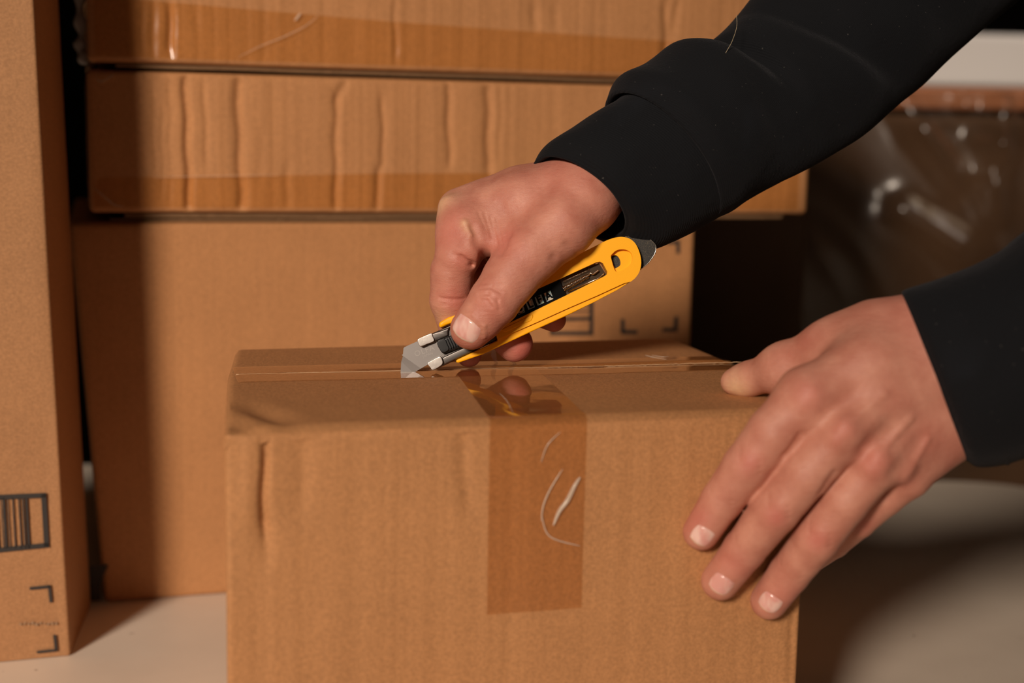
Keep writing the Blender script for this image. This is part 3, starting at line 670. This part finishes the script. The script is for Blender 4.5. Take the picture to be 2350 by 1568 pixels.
# fingernails
def nail(f, cx, cy, D, ux, uy, ln_, wd_, lift=.00035):
    c, _ = J(cx, cy, D-.02, 1); e = np.float32(.0004)
    def grad(p):
        d = f(p); return np.stack([f(p+np.eye(3, dtype=np.float32)[k]*e)-d for k in range(3)], 1)/e, d
    view = c/np.linalg.norm(c)
    p = c.copy()[None]
    for _ in range(40): p = p+view[None]*np.maximum(-.002, f(p))[:, None]*.9          # march onto the surface
    g, _ = grad(p); nrm = g[0]/np.linalg.norm(g[0])
    U = np.array([ux, -uy, 0], float); U -= nrm*(U@nrm); U /= np.linalg.norm(U); W_ = np.cross(nrm, U)
    n = 14; V = []; tip = []; key = {}
    pts = []
    for j in range(n+1):
        for i in range(n+1):
            a, b = i/n*2-1, j/n*2-1
            q = a*math.sqrt(1-b*b*.34), b*math.sqrt(1-a*a*.30)                           # rounded outline
            pts.append((q, a, b)); V.append(p[0]+U*q[0]*ln_/2+W_*q[1]*wd_/2+nrm*.001)
    V = np.array(V, np.float32)
    for _ in range(12):
        d = f(V); V = V-nrm[None].astype(np.float32)*d[:, None]*.8
    out = []
    for k, (q, a, b) in enumerate(pts):
        ed = max(abs(a), abs(b)); flat = (1-b*b)*.00035
        out.append(V[k]+nrm*(lift+flat-(.0008 if ed > .98 else 0)-(.00035 if a < -.9 else 0))); tip.append(.5+.5*a)
    Fc = [(j*(n+1)+i, j*(n+1)+i+1, (j+1)*(n+1)+i+1, (j+1)*(n+1)+i) for j in range(n) for i in range(n)]
    o = mesh_obj('fingernail', to_world(np.array(out)), Fc, M_nail, body)
    at_ = o.data.attributes.new('tipness', 'FLOAT', 'POINT'); at_.data.foreach_set('value', np.array(tip, np.float32))
nail(fR, 1067, 755, .771, -.60, .80, .0128, .0172)
nail(fL, 1612, 1232, .694, -.52, .85, .0105, .0112)
nail(fL, 1655, 1343, .701, -.55, .83, .0108, .0118)
nail(fL, 1767, 1385, .709, -.55, .83, .0105, .0116)

# ------------------------------------------------------------------ sweatshirt
def sleeve_geo(st, sub, nt, disp, lip=.0016, inner=.02, dr=.8):
    """st: (Tx,Ty,Bx,By,D,near shift x,y px, depth ratio) seen outline stations; returns skin with rolled lip and inner lining"""
    st = catmull(st, sub); rings = []
    for k, (tx, ty, bx_, by_, D, nx, ny, rat) in enumerate(st):
        T_, B_ = at(tx, ty, D), at(bx_, by_, D); C_ = (T_+B_)/2; U = (T_-B_)/2; r = np.linalg.norm(U)
        Nn = at((tx+bx_)/2+nx, (ty+by_)/2+ny, D)-C_-c_f*r*rat; rings.append((C_, U, Nn))
    V = []; Fc = []; L = len(rings)
    arc = [0.]
    for a, b in zip(rings[:-1], rings[1:]): arc.append(arc[-1]+float(np.linalg.norm(b[0]-a[0])))
    def ring(k, shr=0., back=0.):
        C_, U, Nn = rings[k]
        ax = rings[min(k+1, L-1)][0]-rings[max(k-1, 0)][0]; ax /= np.linalg.norm(ax)
        for j in range(nt):
            a = 2*math.pi*j/nt; o = U*math.cos(a)+Nn*math.sin(a); ro = np.linalg.norm(o); V.append(C_+o/ro*(ro+disp(arc[k], a, k/(L-1))-shr)+ax*back)
    # lining, lip, outside
    seq = [(0, .0030, inner), (0, .0030, inner*.4), (0, lip*1.5, .001), (0, lip*.9, -lip*.55), (0, lip*.2, -lip*.35)]
    for k, s, b in seq: ring(k, s, b)
    for k in range(L): ring(k)
    n = len(seq)+L
    for i in range(n-1):
        for j in range(nt): Fc.append((i*nt+j, i*nt+(j+1) % nt, (i+1)*nt+(j+1) % nt, (i+1)*nt+j))
    return V, Fc, rings
def gb(x, c, w_): return math.exp(-((x-c)/w_)**2)
def angd(a, c): return math.atan2(math.sin(a-c), math.cos(a-c))
def dcuff(s, a, t_):
    d = .0006*noise.noise(Vector((s*60, math.cos(a)*2, math.sin(a)*2)))
    return d+.0018*gb(s, .030+.006*math.cos(a), .012)*math.sin(a*2+.8)-.0012*gb(s, .018, .008)*gb(angd(a, 2.2), 0, .8)
V, Fc, _ = sleeve_geo([(1234, 364, 1428, 543, .789, 46, -30, .80), (1256, 330, 1448, 556, .790, 46, -32, .82), (1322, 290, 1500, 562, .793, 44, -34, .84), (1394, 250, 1562, 545, .797, 42, -36, .84), (1450, 200, 1640, 505, .802, 40, -36, .82), (1510, 160, 1690, 470, .806, 40, -36, .8)], 9, 96, dcuff)
SW = mesh_obj('sweatshirt', [(0, 0, 0)]*3, [], M_cloth, None); bpy.data.objects.remove(SW)
def dsl(s, a, t_):
    w_ = 0
    w_ += .0045*gb(s, .010, .010)*(.6+.4*math.cos(a-.6))                                      # puff over the cuff
    w_ -= .0085*gb(s-.012*math.sin(a*.9), .058, .0065)*gb(angd(a, .75), 0, 1.05)             # deep fold behind the puff
    w_ += .0050*gb(s-.012*math.sin(a*.9), .044, .012)*gb(angd(a, .6), 0, .9)
    w_ -= .0062*gb(s-.03*a/3, .100, .008)*gb(angd(a, 1.5), 0, .9)+.0062*gb(s+.018*a, .150, .012)*gb(angd(a, .9), 0, .8)
    w_ += .0048*gb(s-.03*a/3, .120, .012)*gb(angd(a, 1.5), 0, .8)
    w_ -= .0038*gb(angd(a, 3.0+.25*math.sin(s*14)), 0, .10)*min(1, s/.04)                        # seam on the underside
    w_ += .0020*noise.noise(Vector((s*22, math.cos(a)*1.6+4, math.sin(a)*1.6)))*min(1, s/.03)
    w_ += .0030*math.sin((s*1.0+.012*a)*150)*gb(angd(a, 1.9), 0, .8)*min(1, s/.06)*.6
    return w_
V2, F2, rr = sleeve_geo([(1403, 222, 1642, 499, .800, 42, -34, .82), (1440, 184, 1690, 474, .803, 42, -34, .84), (1530, 122, 1745, 444, .808, 40, -34, .84), (1594, 116, 1800, 416, .813, 36, -30, .82), (1648, 84, 1900, 362, .820, 32, -28, .80), (1700, 30, 2000, 296, .829, 30, -26, .78),
    (1765, -50, 2110, 200, .842, 26, -22, .76), (1880, -190, 2330, 5, .862, 20, -18, .76), (2050, -330, 2560, -190, .885, 10, -10, .8)], 12, 128, dsl, lip=.0022)
# left sleeve
def dl(s, a, t_): return .0016*noise.noise(Vector((s*22, math.cos(a)*1.5, math.sin(a)*1.5+7)))*min(1, s/.03)-.0015*gb(s, .062, .004)+.002*math.sin(s*60+a*2)*min(1, s/.08)*.5
V3, F3, rl = sleeve_geo([(2072, 668, 2222, 1060, .690, -32, 6, .66), (2088, 660, 2246, 1072, .689, -32, 6, .72), (2170, 632, 2300, 1066, .687, -30, 6, .80), (2290, 580, 2370, 1046, .683, -24, 4, .84), (2400, 505, 2470, 1040, .676, -10, 0, .86), (2640, 420, 2660, 1040, .655, 0, 0, .88), (2900, 440, 2900, 1060, .625, 0, 0, .90)], 10, 96, dl, lip=.0022)
ncuffL = 3
# upper arms, trunk and collar
def trunk():
    V = []; Fc = []; n = 40; lv = [(-.12, .165, .120, 0), (0, .17, .125, 0), (.18, .18, .125, 0), (.36, .20, .13, 0), (.48, .205, .125, 0), (.56, .19, .11, 0), (.61, .12, .09, 0), (.635, .07, .075, 0), (.66, .068, .072, 0)]
    for z, ry, rx, _ in lv:
        for k in range(n):
            a = 2*math.pi*k/n; V.append((.80+rx*math.cos(a), .94+ry*math.sin(a), z+.004*math.sin(5*a)))
    for i in range(len(lv)-1):
        for k in range(n): Fc.append((i*n+k, i*n+(k+1) % n, (i+1)*n+(k+1) % n, (i+1)*n+k))
    return V, Fc
eR = rr[-1][0]; eL = rl[-1][0]
up = [tube_geo(catmull([rr[-10][0], eR, eR+(shR-eR)*.25+np.array([0, .0, .01]), (eR+shR)/2, shR, shR+np.array([.06, -.05, 0])], 4), [.05+.03*k/20 for k in range(21)], 32), tube_geo(catmull([rl[-14][0], eL, eL+(shL-eL)*.25, (eL+shL)/2, shL, shL+np.array([.06, .05, 0])], 4), [.042+.028*min(1, k/5)+.01*k/20 for k in range(21)], 32)]
Vs, Fs = join_geo([(V2, F2), (V3, F3), trunk()]+up)
SW = mesh_obj('sweatshirt', Vs, Fs, M_cloth, PERSON)
mesh_obj('cuff', V, Fc, M_cuff, SW)
lg = []
for yy in (.84, 1.04): lg.append(tube_geo([(.80, yy, -.05), (.80, yy, -.40), (.81, yy, -.71)], [.095, .075, .055], 20))
mesh_obj('trousers', *join_geo(lg), M_navy, PERSON)
for yy in (.84, 1.04):
    sh = mesh_obj('shoe', *tube_geo([(.88, yy, -.70), (.82, yy, -.69), (.72, yy, -.705), (.64, yy, -.715), (.60, yy, -.722)], [.03, .045, .042, .034, .022], 14), M_blk, PERSON)
# a hair lying on the sleeve
P = catmull([at(1690, 34, .780), at(1691, 60, .778), at(1680, 95, .776), at(1664, 125, .776), at(1653, 158, .778)], 6)

# ------------------------------------------------------------------ the knife
KS = KD/FPX
kO = at(1200, 720, KD)
KN = bpy.data.objects.new('utility_knife', None); COL.objects.link(KN); KN.empty_display_size = .02
KN.matrix_world = Matrix(((c_r[0], c_u[0], -c_f[0], kO[0]), (c_r[1], c_u[1], -c_f[1], kO[1]), (c_r[2], c_u[2], -c_f[2], kO[2]), (0, 0, 0, 1)))
setp(KN, 'yellow and black retractable utility knife held in the right hand, blade on the box seam', 'utility knife')
def kp(x, y, h=0.): return ((x-1200)*KS, -(y-720)*KS, h)
def kchild(o, parent=None):
    o.parent = parent or KN; return o
def slab(name, outer, h0, h1, m, bev=.0006, holes=(), parent=None, seg=3):
    loops = [[Vector(kp(x, y)) for x, y in outer]]+[[Vector(kp(x, y)) for x, y in h] for h in holes]
    flat = [p for l in loops for p in l]; tris = tessellate_polygon(loops); n = len(flat)
    V = [(p.x, p.y, h0) for p in flat]+[(p.x, p.y, h1) for p in flat]
    Fc = [tuple(t_) for t_ in tris]+[tuple(i+n for i in t_) for t_ in tris]; b = 0
    for l in loops:
        k = len(l)
        for i in range(k): Fc.append((b+i, b+(i+1) % k, b+(i+1) % k+n, b+i+n))
        b += k
    o = mesh_obj(name, V, Fc, m, None, smooth=True); bm = bmesh.new(); bm.from_mesh(o.data); bmesh.ops.recalc_face_normals(bm, faces=bm.faces); bm.to_mesh(o.data); bm.free()
    o.data.shade_smooth()
    if bev: bevel(o, bev, seg); wn = o.modifiers.new('normals', 'WEIGHTED_NORMAL'); wn.keep_sharp = False
    else: o.data.set_sharp_from_angle(angle=.5)
    return kchild(o, parent)
def smooth_poly(p, n=4):
    q = [np.array((x, y, 0.)) for x, y in p]; q = catmull([q[-1]]+q+[q[0], q[1]], n); q = q[n:-(n)-1+0]
    return [(float(a[0]), float(a[1])) for a in q[:len(p)*n]]
tail = [(1445, 648), (1456, 639), (1465, 625), (1469, 608), (1468, 592), (1463, 575), (1455, 560), (1443, 550), (1428, 546), (1412, 547), (1390, 554), (1360, 569)]
chan = [(1190, 684), (1290, 639), (1366, 604), (1375, 602), (1382, 606), (1392, 625), (1391, 631), (1386, 635), (1300, 678), (1136, 758)]
def ring_pts(cx, cy, rx, ry, ang, n=20):
    a = math.radians(ang); return [(cx+rx*math.cos(t_)*math.cos(a)-ry*math.sin(t_)*math.sin(a), cy+rx*math.cos(t_)*math.sin(a)+ry*math.sin(t_)*math.cos(a)) for t_ in [2*math.pi*k/n for k in range(n)]]
recess = [(1400, 590), (1404, 584), (1412, 577), (1424, 574), (1437, 576), (1446, 583), (1449, 593), (1447, 605), (1440, 613), (1428, 620), (1416, 625), (1411, 624), (1407, 617), (1403, 604)]
hole = [(1402, 590), (1410, 587), (1416, 589), (1421, 596), (1423, 605), (1421, 611), (1413, 616), (1410, 616), (1405, 604)]
HND = slab('handle', [(1142, 779), (1150, 776), (1230, 741), (1303, 708), (1370, 679), (1431, 651)]+[(a_[0], a_[1]) for a_ in catmull([(x, y, 0) for x, y in tail], 4)]+[(1230, 632), (1100, 697), (1085, 707), (1095, 728)]+chan, -.0072, .0066, M_yel, .0026, [smooth_poly(recess, 4)], seg=5)
slab('lower_grip', [(1048, 826), (1047, 831), (1052, 833), (1107, 814), (1227, 758), (1300, 725), (1363, 694), (1420, 664), (1446, 647), (1440, 640), (1300, 700), (1140, 772), (1142, 782)], -.0055, .0052, M_yel, .0020, parent=HND)
slab('upper_rail', [(1007, 744), (1010, 740), (1033, 727), (1100, 697), (1130, 684), (1138, 700), (1100, 722), (1032, 744), (1010, 754)], -.0050, .0045, M_yel, .0012, parent=HND)
slab('hanging_hole_recess', [(1424+(x-1424)*1.10, 600+(y-600)*1.10) for x, y in recess], .0021, .0036, M_yel, .0003, [smooth_poly(hole, 4)], parent=HND)
slab('molded_step', [(1150, 757), (1222, 722), (1223, 728), (1218, 737), (1205, 742), (1160, 763)], .0060, .0070, M_yel, .0004, parent=HND)
CAP = slab('end_cap', [(1396, 575), (1420, 552), (1432, 544), (1450, 543), (1472, 544), (1490, 549), (1500, 556), (1506, 565), (1505, 580), (1497, 594), (1487, 606), (1472, 618), (1455, 630), (1420, 625), (1400, 620)], -.0016, .0016, M_capm, .0004)
pr = [kp(x, y, .0017) for x, y in ((1434, 544), (1450, 543), (1472, 544.5), (1489, 549.5), (1499, 557), (1504.5, 566), (1503, 580), (1495, 594), (1485, 606), (1470, 618))]
kchild(mesh_obj('cap_rim', *tube_geo(catmull(pr, 4), .00022, 6), M_rod), CAP)
# metal channel, blade, slider
ch = slab('metal_channel', [(959, 781), (990, 766), (1030, 749), (1190, 684), (1366, 605), (1392, 630), (1137, 783), (1048, 826), (1000, 848), (983, 834), (1017, 814), (1060, 796), (1056, 770), (1003, 785), (967, 796)], -.0030, .0012, M_rail, .0005)
slab('bent_lip', [(1030, 760), (1034, 750), (1008, 760), (990, 767), (992, 775), (1000, 784), (1030, 771)], .0012, .0030, M_rail, .0009, parent=ch)
slab('bent_lip', [(1013, 822), (1055, 802), (1100, 783), (1134, 767), (1138, 782), (1048, 825), (1020, 838)], .0012, .0030, M_rail, .0009, parent=ch)
slab('blade_clip', smooth_poly([(960, 779), (976, 771), (991, 765), (994, 772), (997, 783), (981, 790), (967, 796), (961, 788)], 3), .0012, .0040, M_steel, .0011, parent=ch)
slab('blade_clip', smooth_poly([(982, 834), (996, 825), (1010, 818), (1016, 826), (1016, 836), (1004, 845), (994, 850), (987, 842)], 3), .0012, .0040, M_steel, .0011, parent=ch)
bl = [(922, 815), (925, 813), (926, 800), (928, 797), (959, 783), (1004, 765), (1045, 760), (1050, 800), (1017, 818), (985, 835), (966, 846), (925, 817)]
BLD = slab('blade', bl, -.0004, .0004, M_blade, 0)
Vb = [kp(925, 817, .0004), kp(966, 846, .0004), kp(949, 856, 0), kp(919, 857.5, 0), kp(921, 830, .0001), kp(925, 817, -.0004), kp(966, 846, -.0004), kp(921, 830, -.0001)]
kchild(mesh_obj('cutting_bevel', Vb, [(0, 4, 3, 2, 1), (5, 6, 2, 3, 7), (0, 1, 6, 5), (0, 5, 7, 4), (1, 2, 6), (4, 7, 3)], M_bevel, smooth=False), BLD)
def text(body_, x, y, size, h, m, parent, ang, shear=0, name='lettering', space=1.0, ext=.00004, bold=0):
    cu = bpy.data.curves.new('t', 'FONT'); cu.body = body_; cu.size = size; cu.extrude = ext; cu.shear = shear; cu.space_character = space; cu.align_x = 'CENTER'; cu.align_y = 'CENTER'; cu.offset = bold
    to = bpy.data.objects.new('t', cu); COL.objects.link(to); bpy.context.view_layer.update()
    me = bpy.data.meshes.new_from_object(to.evaluated_get(bpy.context.evaluated_depsgraph_get())); bpy.data.objects.remove(to)
    me.materials.clear(); me.materials.append(m); o = bpy.data.objects.new(name, me); COL.objects.link(o)
    o.parent = parent; o.matrix_basis = Matrix.Translation(Vector(kp(x, y, h))) @ Matrix.Rotation(math.radians(ang), 4, 'Z'); return o
text('OLFA', 974, 806, .0043, .00044, M_engr, BLD, 20, space=1.15, name='engraved_lettering')
text('JAPAN', 982, 815, .0019, .00044, M_engr, BLD, 20, space=1.1, name='engraved_lettering')
SLD = slab('slider', [(1003, 785), (1024, 775), (1036, 770), (1060, 775), (1100, 765), (1080, 792), (1052, 800), (1018, 813), (1012, 806), (1006, 796)], .0006, .0040, M_blk, .0008)
for k in range(5):
    x = 1024+k*5.2; y = 776-k*2.0
    slab('grip_rib', [(x, y), (x+2.6, y-1.1), (x+13, y+24), (x+10.4, y+25.5)], .0038, .0054, M_blk, .0003, parent=SLD)
slab('slider_pad', smooth_poly([(1004, 786), (1021, 778), (1027, 790), (1031, 802), (1018, 810), (1011, 803)], 3), .0036, .0050, M_blk, .0007, parent=SLD)
slab('slot', [(1101, 786), (1134, 769), (1136, 772), (1104, 789)], .0029, .0032, M_blk, 0, parent=ch)
LBL = slab('black_insert', [(1092, 775), (1090, 735), (1188, 688), (1284, 643), (1287, 652), (1299, 678), (1137, 755), (1104, 772)], .0010, .0044, M_label, .0002)
for i, (chx, x, y) in enumerate((('O', 1194, 710.5), ('L', 1216.5, 699.5), ('F', 1237.5, 689.5), ('A', 1258.5, 680.5))):
    a = math.radians(25); ex_ = np.array([math.cos(a), -math.sin(a)]); ey_ = np.array([math.sin(a)*.75, math.cos(a)]); c_ = np.array([x, y]); h = 8.2; g = 10.5
    fr = lambda s_: [tuple(c_+ex_*p*h*s_+ey_*q_*g*s_) for p, q_ in ((-1, -1), (1, -1), (1, 1), (-1, 1))]
    sq = slab('logo_tile', fr(1.0), .0044, .00448, M_holo, 0, [] if i else [fr(.90)], parent=LBL)
    text(chx, x, y, .0056, .00452, M_label if i else M_holo, sq, 25, name='logo_letter', bold=.00022)
slab('insert_edge', [(1137, 757), (1299, 679), (1386, 634), (1392, 638), (1300, 684), (1139, 763)], .0020, .0046, M_clear, .0006)
slab('spring_well', [(1284, 644), (1374, 604), (1392, 632), (1299, 678)], .0012, .0018, mat('dark_well', (.05, .028, .012), .4), 0)
def helix(x0, y0, x1, y1, r, turns, h):
    a, b = np.array(kp(x0, y0, h)), np.array(kp(x1, y1, h)); d = (b-a); L = np.linalg.norm(d); d /= L; n1 = np.array([-d[1], d[0], 0]); n2 = np.array([0, 0, 1.])
    return [a+d*L*k/(turns*12)+n1*r*math.cos(2*math.pi*k/12)+n2*r*math.sin(2*math.pi*k/12) for k in range(turns*12+1)]
SP = kchild(mesh_obj('spring', *tube_geo(helix(1292, 664, 1349, 634, .0014, 21, .0036), .00018, 5), M_rod))
kchild(mesh_obj('spring_hook', *tube_geo(catmull([kp(1349, 634, .0036), kp(1354, 628, .004), kp(1360, 630, .0042), (kp(1368, 624, .0042)), kp(1372, 621, .0042)], 5), .0005, 8), M_rod), SP)
kchild(mesh_obj('wire_rail', *tube_geo([kp(1303, 670, .0032), kp(1372, 640, .0032), kp(1384, 630, .0032), kp(1385, 627, .0032)], .00035, 8), M_rod))
kchild(mesh_obj('fine_spring', *tube_geo(helix(1293, 647, 1352, 620, .0006, 26, .0030), .00012, 5), M_rod))
slab('clear_cover', [(1286, 645), (1372, 605), (1389, 631), (1299, 676)], .0054, .0058, M_clear, .0002)

# hair on sleeve
setp(mesh_obj('loose_hair', *tube_geo(P, .00014, 5), M_hair), 'long thin pale hair lying on the black right sleeve above the cuff', 'hair')

# ------------------------------------------------------------------ far background on the right
def turned_box(name, cx, cy, wx, wy, z0, z1, yaw, m, parent, r=.004):
    V, Fc = box_geo(-wx/2, -wy/2, z0, wx/2, wy/2, z1); c, s = math.cos(yaw), math.sin(yaw)
    V = [(cx+x*c-y*s, cy+x*s+y*c, z) for x, y, z in V]; return bevel(mesh_obj(name, V, Fc, m, parent, smooth=False), r)
RC = empty('storage_rack', (1.2, 2.55, -.75), 'white steel storage rack with a broad beam, far behind the hands', 'rack')
zA, zB = at(2250, 205, 2.35)[2], at(2250, 88, 2.35)[2]
bevel(mesh_obj('beam', *box_geo(.24, 2.30, zA, 2.2, 2.34, zB), M_white, RC, smooth=False), .008, 4)
for x in (.27, 2.16):
    for y in (2.36, 2.95): bevel(mesh_obj('upright', *box_geo(x-.025, y-.0195, -.75, x+.025, y+.0195, 1.3), M_white, RC, smooth=False), .004)
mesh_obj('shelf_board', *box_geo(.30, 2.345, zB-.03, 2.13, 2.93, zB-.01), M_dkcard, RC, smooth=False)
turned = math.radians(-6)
b1_ = empty('carton', (.62, 1.93, -.75), 'large brown carton, shade put into its colour, under clear film behind the table at the right', 'carton')
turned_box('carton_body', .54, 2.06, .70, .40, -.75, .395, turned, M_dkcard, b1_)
turned_box('open_flap', .60, 1.835, .56, .02, .386, .414, turned, M_orange, b1_)
# stretch film draped in front of the cartons
def film(u, v):
    x = .36+.55*u; y = 1.79-.05*u; z = -.10+.505*v
    f = .012*noise.noise(Vector((x*6, z*5, 0)))+.010*abs(noise.noise(Vector((x*9+z*7, z*4, 3))))
    for x0, z0, x1, z1, wd, am in FOLDS:
        a = np.array([x0, z0]); b = np.array([x1, z1]); p = np.array([x, z]); t_ = min(1, max(0, (p-a)@(b-a)/((b-a)@(b-a)))); d = np.linalg.norm(p-a-(b-a)*t_); f += am*math.exp(-(d/wd)**2)
    return np.array([x, y-.02-f, z]), None
def bgp(x, y): q = at(x, y, 1.78); return q[0], q[2]
FOLDS = [(*bgp(2180, 243), *bgp(2181, 244), .012, .016), (*bgp(2262, 350), *bgp(2262, 352), .011, .014), (*bgp(2228, 300), *bgp(2238, 330), .010, .014), (*bgp(2040, 235), *bgp(2150, 400), .016, .03), (*bgp(2250, 235), *bgp(2225, 330), .014, .03), (*bgp(2225, 330), *bgp(2250, 480), .014, .03), (*bgp(2270, 270), *bgp(2265, 360), .012, .02), (*bgp(2080, 300), *bgp(2230, 420), .018, .015), (*bgp(1650, 600), *bgp(1720, 760), .02, .02), (*bgp(2050, 480), *bgp(2180, 560), .02, .02)]
FM = sheet('stretch_film', film, 160, 90, M_film, None, .0006)
setp(FM, 'crumpled clear stretch film hanging in front of the brown carton at the right', 'plastic film')
# pale twist of film sticking out beside the upper boxes
P = [at(186, -20, 1.03), at(183, 30, 1.028), at(188, 80, 1.026), at(184, 115, 1.024), at(196, 138, 1.022), at(215, 146, 1.015)]
M_twist = mat('cloudy_film', (.50, .44, .40), .35)
tw = mesh_obj('film_twist', *tube_geo(catmull(P, 6), [.0035+.0015*math.sin(i*.9) for i in range(31)], 10), M_twist)
setp(tw, 'pale twist of plastic film beside the left end of the topmost back box', 'plastic film')
